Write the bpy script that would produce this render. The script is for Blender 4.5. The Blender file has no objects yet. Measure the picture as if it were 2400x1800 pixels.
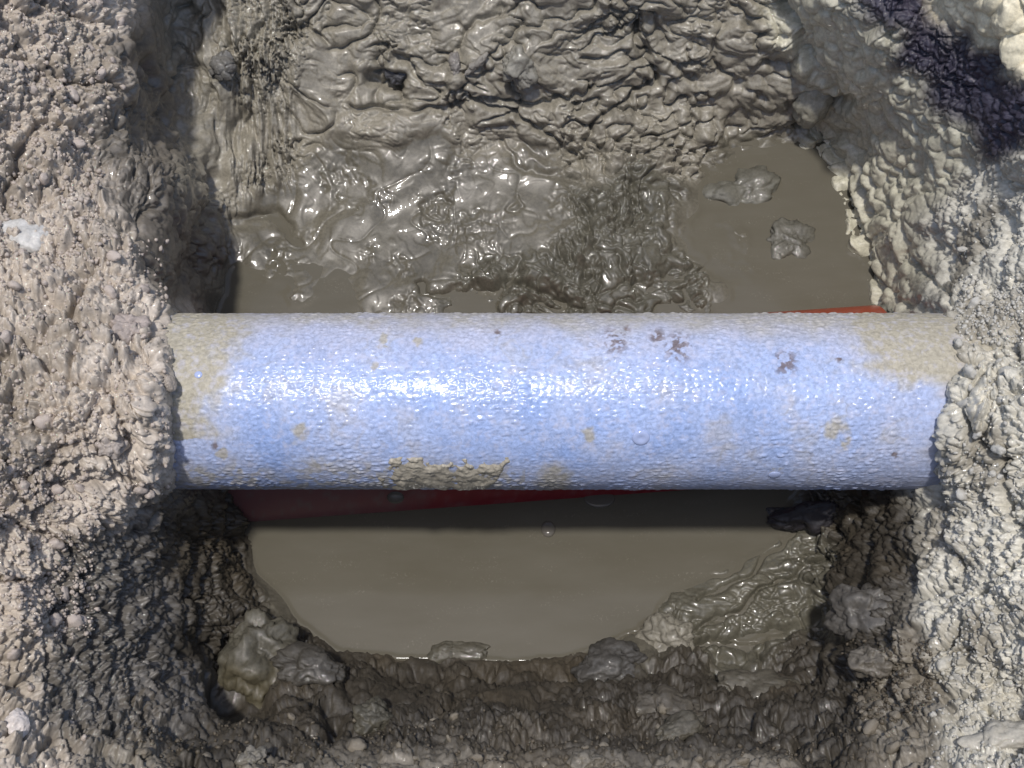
import bpy, bmesh, math, random
import numpy as np
from mathutils import Vector, Matrix

random.seed(7)
RS = np.random.RandomState(11)
F32 = np.float32
scene = bpy.context.scene
C = scene.collection

# ------------------------------------------------------------------ camera
TILT = math.radians(25.0)
HFOV = math.radians(50.0)
FPX = 1200.0 / math.tan(HFOV / 2)            # focal length in units of a 2400 px wide frame
CAM = np.array([0.0, -0.2818, 0.762])
cam_d = bpy.data.cameras.new('camera')
cam = bpy.data.objects.new('camera', cam_d)
C.objects.link(cam)
cam.location = CAM
cam.rotation_euler = (TILT, 0, 0)
cam_d.sensor_width = 36
cam_d.lens = 18 / math.tan(HFOV / 2)
cam_d.clip_start = 0.01
cam_d.clip_end = 500
scene.camera = cam

# ------------------------------------------------------------------ sky and sun
SX, SY = math.radians(-5.0), math.radians(-5.5)    # lean of the sun towards the left bank / the near bank
sdir = Vector((math.tan(SX), math.tan(SY), 1.0)).normalized()
world = bpy.data.worlds.new('World')
scene.world = world
world.use_nodes = True
wn = world.node_tree
for n in list(wn.nodes):
    wn.nodes.remove(n)
wo = wn.nodes.new('ShaderNodeOutputWorld')
wb = wn.nodes.new('ShaderNodeBackground')
ws = wn.nodes.new('ShaderNodeTexSky')
ws.sky_type = 'NISHITA'
ws.sun_disc = False
ws.sun_elevation = math.asin(sdir.z)
ws.sun_rotation = math.atan2(sdir.x, sdir.y)
ws.dust_density = 2.0
wb.inputs['Strength'].default_value = 0.15
wn.links.new(ws.outputs[0], wb.inputs[0])
wn.links.new(wb.outputs[0], wo.inputs[0])
sun_d = bpy.data.lights.new('sun', 'SUN')
sun_d.energy = 3.1
sun_d.angle = math.radians(3.2)
sun_d.color = (1.0, 0.965, 0.92)
sun = bpy.data.objects.new('sun', sun_d)
C.objects.link(sun)
sun.rotation_euler = sdir.to_track_quat('Z', 'Y').to_euler()
sun.location = (0, 0, 3)
scene.cycles.caustics_reflective = False
vs = scene.view_settings
vs.view_transform = 'Standard'
vs.look = 'None'
vs.exposure = 0.0
vs.gamma = 1.0
vs.use_curve_mapping = False

# ------------------------------------------------------------------ noise
PERM = RS.permutation(256).astype(np.int32)
PERM = np.concatenate([PERM, PERM, PERM])
g = RS.normal(size=(256, 3)); g /= np.linalg.norm(g, axis=1)[:, None]
GRAD = g.astype(F32)
RND = RS.rand(256, 6).astype(F32)


def _hash(ix, iy, iz):
    return PERM[PERM[PERM[ix & 255] + (iy & 255)] + (iz & 255)]


def perlin(p):
    """gradient noise at points p (n,3), about -0.7..0.7"""
    p = p.astype(F32)
    i = np.floor(p).astype(np.int32)
    f = p - i
    u = f * f * f * (f * (f * 6 - 15) + 10)
    out = np.zeros(len(p), F32)
    for dx in (0, 1):
        wx = u[:, 0] if dx else 1 - u[:, 0]
        for dy in (0, 1):
            wxy = wx * (u[:, 1] if dy else 1 - u[:, 1])
            for dz in (0, 1):
                w = wxy * (u[:, 2] if dz else 1 - u[:, 2])
                gr = GRAD[_hash(i[:, 0] + dx, i[:, 1] + dy, i[:, 2] + dz)]
                out += w * (gr[:, 0] * (f[:, 0] - dx) + gr[:, 1] * (f[:, 1] - dy) + gr[:, 2] * (f[:, 2] - dz))
    return out


def worley(p, jit=0.75):
    """F1, F2, vector to the nearest feature point, hash of the nearest cell"""
    p = p.astype(F32)
    b = np.floor(p - 0.5).astype(np.int32)
    f1 = np.full(len(p), 9.0, F32); f2 = f1.copy()
    hid = np.zeros(len(p), np.int32)
    vec = np.zeros((len(p), 3), F32)
    for dx in (0, 1):
        for dy in (0, 1):
            for dz in (0, 1):
                c = b + np.array([dx, dy, dz], np.int32)
                h = _hash(c[:, 0], c[:, 1], c[:, 2])
                d = p - (c + 0.5 + (RND[h, :3] - 0.5) * jit)
                r = np.sqrt((d * d).sum(1))
                n = r < f1
                f2 = np.where(n, f1, np.minimum(f2, r))
                f1 = np.where(n, r, f1)
                hid = np.where(n, h, hid)
                vec[n] = d[n]
    return f1, f2, vec, hid


def fbm(p, oct=3, gain=0.5):
    o = 0; a = 1.0
    for k in range(oct):
        o = o + a * perlin(p * (2.03 ** k) + 17.3 * k)
        a *= gain
    return o


def billow(p, oct=2, gain=0.5):
    """round lumps that meet in sharp creases"""
    o = 0; a = 1.0
    for k in range(oct):
        n = perlin(p * (2.1 ** k) + 9.1 * k)
        o = o + a * np.sqrt(n * n + 0.0012)
        a *= gain
    return o


def smooth(a, b, x):
    t = np.clip((x - a) / (b - a), 0, 1)
    return t * t * (3 - 2 * t)


def crumbs(p, tilt=0.8, edge=0.22):
    """angular chunks: plateaus with their own height and tilt, cut by joints"""
    f1, f2, v, h = worley(p)
    gr = GRAD[(h * 7 + 3) & 255]
    pl = (v * gr).sum(1) * tilt + (RND[h, 3] - 0.5) * 0.9
    s = smooth(0.0, edge, f2 - f1)
    return (pl + 0.75) * s - 0.35 * f1


def pebbles(p):
    """rounded lumps sitting side by side"""
    f1, f2, v, h = worley(p)
    s = np.clip(f2 - f1, 0, 1)
    return np.sqrt(np.clip(s, 0, 1) + 0.004) * (0.55 + 0.6 * RND[h, 4])


# ------------------------------------------------------------------ frame <-> place
ST, CT = math.sin(TILT), math.cos(TILT)


def ray(px, py):
    px = np.asarray(px, float); py = np.asarray(py, float)
    a = px - 1200.0; b = -(py - 900.0)
    return np.stack([a, FPX * ST + b * CT, -FPX * CT + b * ST], -1)


def at(px, py, z):
    """the point at height z that lies in the direction (px, py)"""
    d = ray(px, py)
    t = (CAM[2] - np.asarray(z)) / -d[..., 2]
    return CAM + d * t[..., None]


def rbf(pts, vals, q, smooth_=0.0, scale=400.0):
    pts = np.asarray(pts, float) / scale; q = np.asarray(q, float) / scale
    vals = np.asarray(vals, float)
    K = np.sqrt(((pts[:, None] - pts[None]) ** 2).sum(-1) + 0.004)
    n = len(pts)
    A = np.zeros((n + 1, n + 1)); A[:n, :n] = -K + np.eye(n) * smooth_; A[n, :n] = 1; A[:n, n] = 1
    w = np.linalg.solve(A, np.r_[vals, 0])
    out = np.zeros(len(q))
    for s in range(0, len(q), 20000):
        Q = np.sqrt(((q[s:s + 20000, None] - pts[None]) ** 2).sum(-1) + 0.004)
        out[s:s + 20000] = -Q @ w[:n] + w[n]
    return out


# ------------------------------------------------------------------ heights of the pit (metres above the water)
ROWS = {
    -420: [(-700, .34), (0, .30), (450, .26), (900, .24), (1500, .25), (2000, .27), (2500, .31), (3100, .34)],
    -180: [(-500, .31), (0, .265), (250, .235), (420, .175), (700, .165), (1200, .165), (1750, .17), (1950, .2), (2450, .265), (2900, .30)],
    0: [(-300, .275), (0, .24), (200, .21), (310, .175), (390, .118), (480, .112), (600, .115), (900, .108), (1200, .118), (1500, .122),
        (1750, .12), (1840, .125), (1920, .165), (2100, .20), (2200, .195), (2300, .235), (2400, .255), (2700, .29)],
    110: [(0, .23), (200, .20), (320, .165), (410, .09), (520, .092), (700, .09), (900, .085), (1140, .10), (1350, .092), (1600, .09),
          (1800, .092), (1880, .098), (1960, .132), (2100, .17), (2240, .185), (2400, .225)],
    210: [(0, .22), (200, .19), (330, .15), (420, .075), (540, .07), (700, .062), (900, .06), (1100, .07), (1250, .066), (1500, .06),
          (1750, .055), (1870, .058), (1930, .066), (1990, .095), (2150, .148), (2300, .18), (2400, .22)],
    310: [(0, .21), (220, .18), (340, .14), (430, .085), (500, .05), (600, .043), (750, .04), (950, .042), (1150, .035), (1330, .04), (1500, .038),
          (1640, .025), (1760, .008), (1940, .006), (1980, .026), (2040, .062), (2120, .10), (2220, .145), (2400, .21)],
    420: [(0, .205), (220, .178), (400, .148), (440, .115), (500, .045), (570, .028), (660, .02), (800, .017), (1000, .018), (1200, .016),
          (1350, .02), (1500, .022), (1600, .01), (1660, -.001), (1800, -.003), (1955, -.003), (1985, .006), (2030, .03), (2100, .062), (2180, .098), (2290, .145), (2400, .2)],
    520: [(0, .205), (220, .185), (380, .15), (440, .105), (500, .035), (560, .012), (650, .004), (800, .009), (1000, .009), (1200, .011),
          (1400, .018), (1550, .01), (1640, -.001), (1800, -.002), (1980, -.003), (2012, .004), (2060, .03), (2130, .068), (2200, .104), (2300, .15), (2400, .195)],
    630: [(0, .21), (220, .195), (380, .155), (430, .09), (480, .03), (530, .002), (600, .001), (800, .002), (950, .003), (1100, .006), (1300, .014), (1450, .018),
          (1600, .007), (1720, -.001), (1900, -.003), (2020, -.004), (2046, .003), (2090, .03), (2150, .07), (2220, .118), (2300, .16), (2400, .2)],
    735: [(0, .215), (200, .20), (330, .188), (400, .160), (440, .08), (490, .01), (540, -.002), (700, .0), (900, .001), (1000, .004), (1200, .008), (1400, .011), (1560, .006), (1720, -.004), (2000, -.008), (2054, -.002), (2090, .035),
          (2140, .08), (2205, .152), (2300, .182), (2400, .203)],
    840: [(0, .222), (200, .212), (320, .202), (398, .176), (440, .09), (520, -.005), (620, -.02), (1200, -.02), (2000, -.02), (2070, .02), (2150, .10), (2225, .178), (2320, .197), (2400, .21)],
    940: [(0, .226), (200, .214), (320, .205), (392, .183), (430, .10), (520, .0), (620, -.02), (1200, -.02), (1900, -.02), (2050, .01), (2130, .09), (2212, .182), (2310, .198), (2400, .21)],
    1050: [(0, .218), (200, .203), (320, .186), (396, .158), (440, .09), (530, .005), (620, -.02), (1200, -.02), (1850, -.015), (2000, .02), (2100, .08), (2192, .158), (2290, .184), (2400, .205)],
    1145: [(0, .21), (200, .185), (320, .158), (402, .122), (480, .06), (560, .012), (610, -.02), (1200, -.02), (1800, -.008), (1930, .012), (2040, .06), (2170, .123), (2280, .165), (2400, .195)],
    1240: [(0, .205), (180, .175), (330, .132), (450, .07), (540, .02), (577, .0), (640, -.015), (1200, -.02), (1720, -.01), (1810, -.001), (1880, .008), (1970, .03), (2060, .08), (2150, .125), (2280, .162), (2400, .19)],
    1340: [(0, .19), (180, .158), (340, .112), (460, .06), (560, .018), (603, .0), (680, -.012), (1200, -.02), (1600, -.008), (1665, .0), (1760, .006), (1900, .012), (1985, .04), (2060, .092), (2180, .135), (2400, .185)],
    1440: [(0, .183), (180, .152), (350, .108), (460, .06), (550, .04), (640, .015), (690, .0), (760, -.012), (1200, -.015), (1480, -.006), (1525, .0), (1580, .012), (1700, .006), (1860, .01), (1950, .03), (2010, .08), (2150, .132), (2400, .184)],
    1530: [(0, .18), (180, .15), (350, .108), (450, .066), (510, .035), (570, .03), (700, .025), (790, .004), (850, .0), (910, -.001), (1000, -.004), (1050, -.001), (1120, -.003), (1200, -.008), (1330, -.003), (1420, .012), (1560, .02), (1700, .015), (1860, .02), (1960, .055), (2040, .105), (2200, .15), (2400, .187)],
    1610: [(0, .18), (180, .15), (350, .115), (470, .07), (550, .04), (640, .04), (800, .044), (1000, .045), (1200, .042), (1400, .05), (1600, .05), (1800, .05), (1930, .065), (2050, .10), (2200, .14), (2400, .17)],
    1660: [(0, .183), (180, .155), (350, .125), (500, .09), (700, .078), (1000, .082), (1200, .08), (1500, .085), (1800, .08), (1930, .088), (2050, .115), (2200, .148), (2400, .172)],
    1720: [(0, .19), (180, .162), (350, .135), (500, .11), (700, .098), (1000, .1), (1200, .098), (1500, .104), (1800, .1), (1930, .108), (2050, .13), (2200, .155), (2400, .178)],
    1790: [(0, .2), (250, .165), (500, .14), (800, .128), (1200, .128), (1600, .13), (1900, .134), (2150, .16), (2400, .185)],
    1950: [(-300, .27), (0, .235), (600, .19), (1200, .185), (1800, .19), (2400, .225), (2800, .27)],
    2250: [(-600, .33), (0, .31), (1200, .29), (2400, .31), (3000, .33)],
}
for yy, l in list(ROWS.items()):
    if 0 < yy < 1800:
        l.append((-300, min(.275, l[0][1] + .045))); l.append((-650, .31)); l.append((2720, .255)); l.append((3050, .31))
HP = [(x, y) for y, l in ROWS.items() for x, _ in l]
HZ = [z for y, l in ROWS.items() for _, z in l]

# grid: fine where it matters, coarse outside
def axis(a, lo, hi, b, step, nout):
    inner = np.arange(lo, hi + .1, step)
    left = lo - (lo - a) * np.linspace(1, 0, nout, endpoint=False) ** 1.4
    right = hi + (b - hi) * np.linspace(0, 1, nout + 1)[1:] ** 1.4
    return np.r_[left, inner, right]

STEP = 2.45
AX = axis(-620, -40, 2440, 3020, STEP, 55)
AY = axis(-400, -40, 1840, 2230, STEP, 45)
NX, NY = len(AX), len(AY)
# coarse evaluation, then a smooth upsample
CX = np.linspace(AX[0], AX[-1], 300); CY = np.linspace(AY[0], AY[-1], 230)
cgx, cgy = np.meshgrid(CX, CY)
zc = rbf(HP, HZ, np.stack([cgx.ravel(), cgy.ravel()], 1)).reshape(cgx.shape)


def blur(a, n=1):
    for _ in range(n):
        p = np.pad(a, 1, mode='edge')
        a = (p[:-2, 1:-1] + p[2:, 1:-1] + 2 * a) / 4
        p = np.pad(a, 1, mode='edge')
        a = (p[1:-1, :-2] + p[1:-1, 2:] + 2 * a) / 4
    return a


zc = blur(zc, 1)


def resample(a, gx, gy):
    """Catmull-Rom sampling of a coarse map"""
    fx = (gx - CX[0]) / (CX[1] - CX[0]); fy = (gy - CY[0]) / (CY[1] - CY[0])
    def w(t):
        return [(-t**3 + 2*t**2 - t) / 2, (3*t**3 - 5*t**2 + 2) / 2, (-3*t**3 + 4*t**2 + t) / 2, (t**3 - t**2) / 2]
    ix = np.clip(np.floor(fx).astype(int), 0, len(CX) - 2); iy = np.clip(np.floor(fy).astype(int), 0, len(CY) - 2)
    wx = w(fx - ix); wy = w(fy - iy)
    cols = [np.clip(ix + k - 1, 0, len(CX) - 1) for k in range(4)]
    tmp = sum(a[:, cols[k]] * wx[k][None] for k in range(4))
    rows = [np.clip(iy + k - 1, 0, len(CY) - 1) for k in range(4)]
    return sum(tmp[rows[k], :] * wy[k][:, None] for k in range(4))


Z0 = resample(zc, AX, AY)
GX, GY = np.meshgrid(AX, AY)
# broad undulation of the layout so the lumps do not follow the rows
P0 = at(GX, GY, Z0)


def grid_normals(P):
    du = np.gradient(P, axis=1); dv = np.gradient(P, axis=0)
    n = np.cross(dv, du)
    n /= np.linalg.norm(n, axis=-1)[..., None] + 1e-12
    return n


N0 = grid_normals(P0)
if N0[NY // 2, NX // 2, 2] < 0:
    N0 = -N0
for k in range(3):
    N0[..., k] = blur(N0[..., k], 3)
N0 /= np.linalg.norm(N0, axis=-1)[..., None]

# ------------------------------------------------------------------ soils
ZP = {
    'B': [(0, 0), (150, 0), (270, 40), (0, 200), (150, 200), (260, 180), (0, 400), (140, 400), (220, 470), (100, 520), (250, 570), (0, 650), (150, 700), (300, 690),
          (370, 800), (100, 850), (250, 900), (350, 960), (100, 1050), (250, 1100), (340, 1100), (0, 1250), (80, 1300), (230, 1190), (0, 1450), (50, 1500), (0, 1650), (60, 1780),
          (-300, 0), (-300, 400), (-300, 900), (-300, 1400), (-300, 1800), (0, -300)],
    'L': [(320, 100), (345, 220), (300, 360), (370, 430), (400, 520), (410, 610), (330, 300), (300, 470)],
    'K': [(170, 1400), (140, 1560), (200, 1310), (330, 1300), (250, 1450), (350, 1450), (230, 1600), (330, 1560), (380, 1250), (170, 1680), (300, 1700), (420, 1620), (400, 1160)],
    'A': [(430, 60), (470, 150), (560, 100), (700, 50), (900, 50), (1100, 50), (1300, 50), (1500, 50), (1700, 50), (520, 300), (700, 250), (900, 250), (1100, 200), (1300, 250),
          (1500, 200), (1700, 180), (1800, 240), (1400, 350), (1550, 300), (600, 400), (1000, -300), (1600, -300), (480, 420), (1150, 300)],
    'C': [(1900, 40), (1950, 140), (2050, 100), (2000, 250), (2130, 230), (2000, 400), (2100, 400), (2060, 540), (2200, 400), (2230, 320), (2110, 630), (1975, 330), (2000, -200)],
    'D': [(2300, 450), (2400, 400), (2250, 560), (2350, 650), (2220, 700), (2300, 850), (2400, 900), (2280, 1000), (2260, 1150), (2350, 1200), (2220, 1300), (2350, 1400), (2230, 1480),
          (2350, 1600), (2300, 1760), (2600, 600), (2600, 1000), (2600, 1400), (2600, 1800)],
    'G': [(2130, 30), (2180, 90), (2240, 160), (2300, 190), (2340, 240), (2390, 270), (2090, 10), (2310, 130), (2210, 200), (2270, 250), (2330, 300), (2395, 320), (2160, 120)],
    'H': [(2230, 20), (2330, 40), (2390, 20), (2395, 120), (2500, 0), (2500, 200)],
    'E': [(440, 1250), (490, 1350), (470, 1480), (540, 1450), (560, 1600), (700, 1570), (800, 1620), (1000, 1600), (1200, 1620), (1400, 1580), (1600, 1600), (1800, 1600), (1880, 1560),
          (600, 1700), (900, 1700), (1200, 1720), (1500, 1720), (1800, 1700), (1980, 1620), (2030, 1480), (2000, 1350), (2060, 1250), (1980, 1200), (480, 1720), (1950, 1760)],
    'T': [(300, 1830), (600, 1850), (900, 1850), (1200, 1840), (1500, 1850), (1800, 1840), (2080, 1620), (2130, 1720), (1200, 2100), (500, 2000), (2000, 2000), (2120, 1520)],
    'S': [(1640, 1300), (1720, 1390), (1800, 1440), (1620, 1440), (1880, 1330), (1850, 1260), (1700, 1460), (1780, 1340), (1900, 1420), (1560, 1400)],
    'F': [(650, 480), (800, 420), (1000, 400), (1200, 420), (700, 600), (900, 560), (1100, 520), (1280, 500), (1800, 400), (1900, 500), (1950, 650), (1650, 550), (1750, 650), (1000, 640),
          (600, 700), (600, 940), (1000, 940), (1400, 940), (1900, 940), (700, 1350), (1000, 1350), (1300, 1350), (1560, 1260), (1450, 1450)],
    'R': [(1400, 480), (1480, 560), (1350, 620), (1450, 680), (1250, 690), (1560, 650), (1120, 700), (1480, 440)],
}
SOIL = {  # albedo, some with shade painted in, film of water 0..1
    'B': ((.435, .38, .318), .88), 'L': ((.15, .132, .108), .8), 'K': ((.11, .10, .087), .8), 'A': ((.235, .215, .172), .9), 'C': ((.47, .445, .345), .95),  # left crease and lower left darkened to paint in their shade
    'D': ((.49, .465, .395), .85), 'G': ((.036, .032, .05), .5), 'H': ((.70, .63, .46), .3), 'E': ((.046, .039, .029), .5), 'T': ((.17, .15, .118), .6),  # near bank darkened: its shade is put into the albedo
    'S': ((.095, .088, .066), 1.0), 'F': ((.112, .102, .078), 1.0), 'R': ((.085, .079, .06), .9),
}
keys = list(ZP)
cw = perlin(np.stack([cgx.ravel() / 90, cgy.ravel() / 90, np.zeros(cgx.size)], 1)).reshape(cgx.shape) * 45
cw2 = perlin(np.stack([cgx.ravel() / 90, cgy.ravel() / 90, np.full(cgx.size, 5.5)], 1)).reshape(cgx.shape) * 45
WZ = []
for k in keys:
    pts = np.array(ZP[k], float)
    d = np.full(cgx.shape, 1e9)
    for q in pts:
        d = np.minimum(d, (cgx + cw - q[0]) ** 2 + (cgy + cw2 - q[1]) ** 2)
    WZ.append(np.sqrt(d))
WZ = np.array(WZ)
WZ = np.exp(-(WZ - WZ.min(0)) / 13.0)
WZ /= WZ.sum(0)
WZ = np.array([blur(w, 1) for w in WZ])
W = {k: np.clip(resample(WZ[i], AX, AY), 0, 1).astype(F32).ravel() for i, k in enumerate(keys)}

# ------------------------------------------------------------------ relief
P = P0.reshape(-1, 3).astype(F32)
PX, PY = GX.ravel(), GY.ravel()
H = np.zeros(len(P), F32)
# domain warp shared by the smeared clays
wv = np.stack([perlin(P * 26 + 3), perlin(P * 26 + 41), perlin(P * 26 + 77)], 1)
wv2 = np.stack([perlin(P * 90 + 13), perlin(P * 90 + 31), perlin(P * 90 + 57)], 1)
big = fbm(P * 13 + 5, 2)


def zone(ks, fn, amp):
    w = sum(W[k] for k in ks)
    m = w > 0.01
    H[m] += w[m] * fn(P[m], wv[m], wv2[m]) * amp


inside = (PX > -80) & (PX < 2480)
mid_lumps = billow((P + wv * .012) * 30, 2, .5)
allbut = 1 - W['A'] * .35 - W['F'] * .85 - W['R'] * .5 - W['S'] * .7
H += allbut * (big * .008 + (mid_lumps - .25) * .012)


def ledges(v, k):
    """steps like the edges of smeared layers: flat, then a sudden rise"""
    t = v * k
    f = t - np.floor(t)
    return (np.floor(t) + .35 * f + .65 * smooth(.78, .98, f)) / k


def crease(q, w=.05):
    """thin sharp furrows on an otherwise smooth surface, 0..-1"""
    return -np.exp(-np.abs(perlin(q)) / w)


dr = np.array([1.0, .7, .7], F32)
mk1 = smooth(-.12, .25, fbm(P * 17 + 60, 2))         # where the clay is rough
mk2 = smooth(-.15, .2, fbm(P * 23 + 160, 2))


def zone_m(ks, fn, amp, mask):
    w = sum(W[k] for k in ks) * mask
    m = w > 0.01
    H[m] += w[m] * fn(P[m], wv[m], wv2[m]) * amp


# smeared wet clay: flaps, furrows, rolls; long strokes across the wall, upright ones in its left corner
SP = P * (smooth(720, 480, PX)[:, None] * np.array([1.3, .55, .55]) + (1 - smooth(720, 480, PX))[:, None] * np.array([.62, 1.0, 1.0])).astype(F32)


def zone_s(ks, fn, amp, mask=1.0):
    w = sum(W[k] for k in ks) * mask
    m = w > 0.01
    H[m] += w[m] * fn(SP[m], wv[m], wv2[m]) * amp


mk3 = smooth(-.05, .22, fbm(P * 12 + 330, 2))
mk4 = smooth(-.10, .10, fbm(P * 15 + 530, 2))      # 0 where a tool or a hand left the clay smooth
zone_s('ALS', lambda p, a, b: ledges(fbm((p + a * .014) * 26 + 2, 3), 6), .013)
zone_s('ALS', lambda p, a, b: ledges(fbm((p + a * .006 + b * .004) * 75 + 52, 2), 4), .0060, .15 + .85 * mk4)
zone_s('ALS', lambda p, a, b: crease((p + a * .016 + b * .003) * 36 + 8, .04), .0080, .2 + .8 * mk3)
zone_s('ALS', lambda p, a, b: crease((p + a * .012 + b * .004) * 85 + 21, .06), .0075, .08 + .92 * mk4)
zone_s('ALS', lambda p, a, b: fbm((p + a * .01) * 60 + 71, 2), .0034)
zone_s('ALS', lambda p, a, b: crumbs((p + b * .005) * 115, .9) - .3, .0050, mk1 * mk4)
zone_s('ALS', lambda p, a, b: crease((p + b * .004) * 190 + 30, .08), .0030, mk1)
zone('AS', lambda p, a, b: np.clip(perlin(p * 160 + 50) - .28, 0, 1), .0040)
# crumbly banks
cs = smooth(-.2, .25, fbm(P * 15 + 210, 2))           # coarse against fine
zone_m('BE', lambda p, a, b: crumbs((p + a * .012 + b * .004) * 40, .9, .2), .0062, .35 + .65 * cs)
zone('BK', lambda p, a, b: crumbs((p * np.array([1.15, .85, .9], F32) + a * .006 + b * .003) * 85, 1.0, .25), .0034)
zone('BK', lambda p, a, b: pebbles((p + a * .008 + b * .003) * 75), .0058)
zone('BKT', lambda p, a, b: crumbs((p + b * .003) * 165, 1.0, .3), .0027)
zone_m('BK', lambda p, a, b: pebbles((p + b * .002) * 210), .0024, 1 - .6 * cs)
zone('BKT', lambda p, a, b: crumbs(p * 340, .9), .0011)
zone('BK', lambda p, a, b: crease((p + a * .012) * 36 + 3, .05), .0055)
zone('BD', lambda p, a, b: billow((p + a * .014) * 17 + 11, 2, .5) - .25, .022)
zone('BD', lambda p, a, b: crease((p + a * .018 + b * .003) * 20 + 31, .05), .010)
zone('L', lambda p, a, b: crumbs((p + a * .01) * 60, .7), .0022)
zone('T', lambda p, a, b: crumbs((p + a * .01 + b * .003) * 55, .9, .2), .0065)
# lumpy right bank
zone('CH', lambda p, a, b: pebbles((p * np.array([1.1, .8, .8], F32) + a * .014 + b * .004) * 55), .0105)
zone('C', lambda p, a, b: crease((p + a * .012 + b * .004) * 60 + 5, .06), .0045)
zone('C', lambda p, a, b: billow((p + b * .004) * 130, 2, .5), .0036)
zone('D', lambda p, a, b: billow((p + a * .012) * 50, 2, .5) - .2, .007)
zone('DH', lambda p, a, b: pebbles((p + a * .006 + b * .003) * 105), .0046)
zone('D', lambda p, a, b: crumbs((p + b * .003) * 190, 1.0), .0030)
zone('D', lambda p, a, b: crumbs(p * 360, .9), .0009)
zone('D', lambda p, a, b: crease((p + a * .016) * 32 + 3, .05), .005)
zone('G', lambda p, a, b: crumbs((p + b * .004) * 110, 1.0), .0036)
zone('G', lambda p, a, b: crumbs((p + b * .003) * 260, 1.0), .0016)
# near bank: slumped lumps of clay
zone('E', lambda p, a, b: billow((p + a * .016) * 17 + 4, 2, .4) - .2, .026)
zone('E', lambda p, a, b: crease((p + a * .018 + b * .004) * 40 + 12, .06), .0065)
zone_m('E', lambda p, a, b: crumbs((p + b * .004) * 110, 1.0), .0042, mk2)
zone_m('E', lambda p, a, b: crumbs((p + b * .003) * 240, 1.0), .0032, .5 + .5 * mk1)
zone('E', lambda p, a, b: ledges(fbm((p + a * .012 + b * .004) * 45 + 9, 2), 4), .009)
zone('E', lambda p, a, b: crease((p + b * .006) * 120 + 2, .08), .0022)
# rubble on the floor
zone('R', lambda p, a, b: ledges(fbm((p + a * .02 + b * .005) * 34, 3), 5), .016)
zone('R', lambda p, a, b: crease((p + a * .014 + b * .006) * 70 + 15, .07), .0045)
zone_m('R', lambda p, a, b: crumbs((p + b * .005) * 130, 1.0), .0034, mk2)
# slurry: soft domes, a few outlines, patches of fine ripple
m = W['F'] > .01
slur = fbm((P[m] + wv[m] * .01) * 24 + 90, 2) * .0052
slur += ledges(fbm((P[m] + wv[m] * .012) * 38 + 44, 2), 3) * .0017
slur += crease((P[m] + wv[m] * .016) * 30 + 4, .025) * .0009
fine = smooth(.0, .4, fbm(P[m] * 30 + 33, 2))
slur += fine * fbm((P[m] + wv2[m] * .004) * 150, 2) * .0030
H[m] += W['F'][m] * slur * np.where(PY[m] < 760, 1.0, .5)

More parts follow.
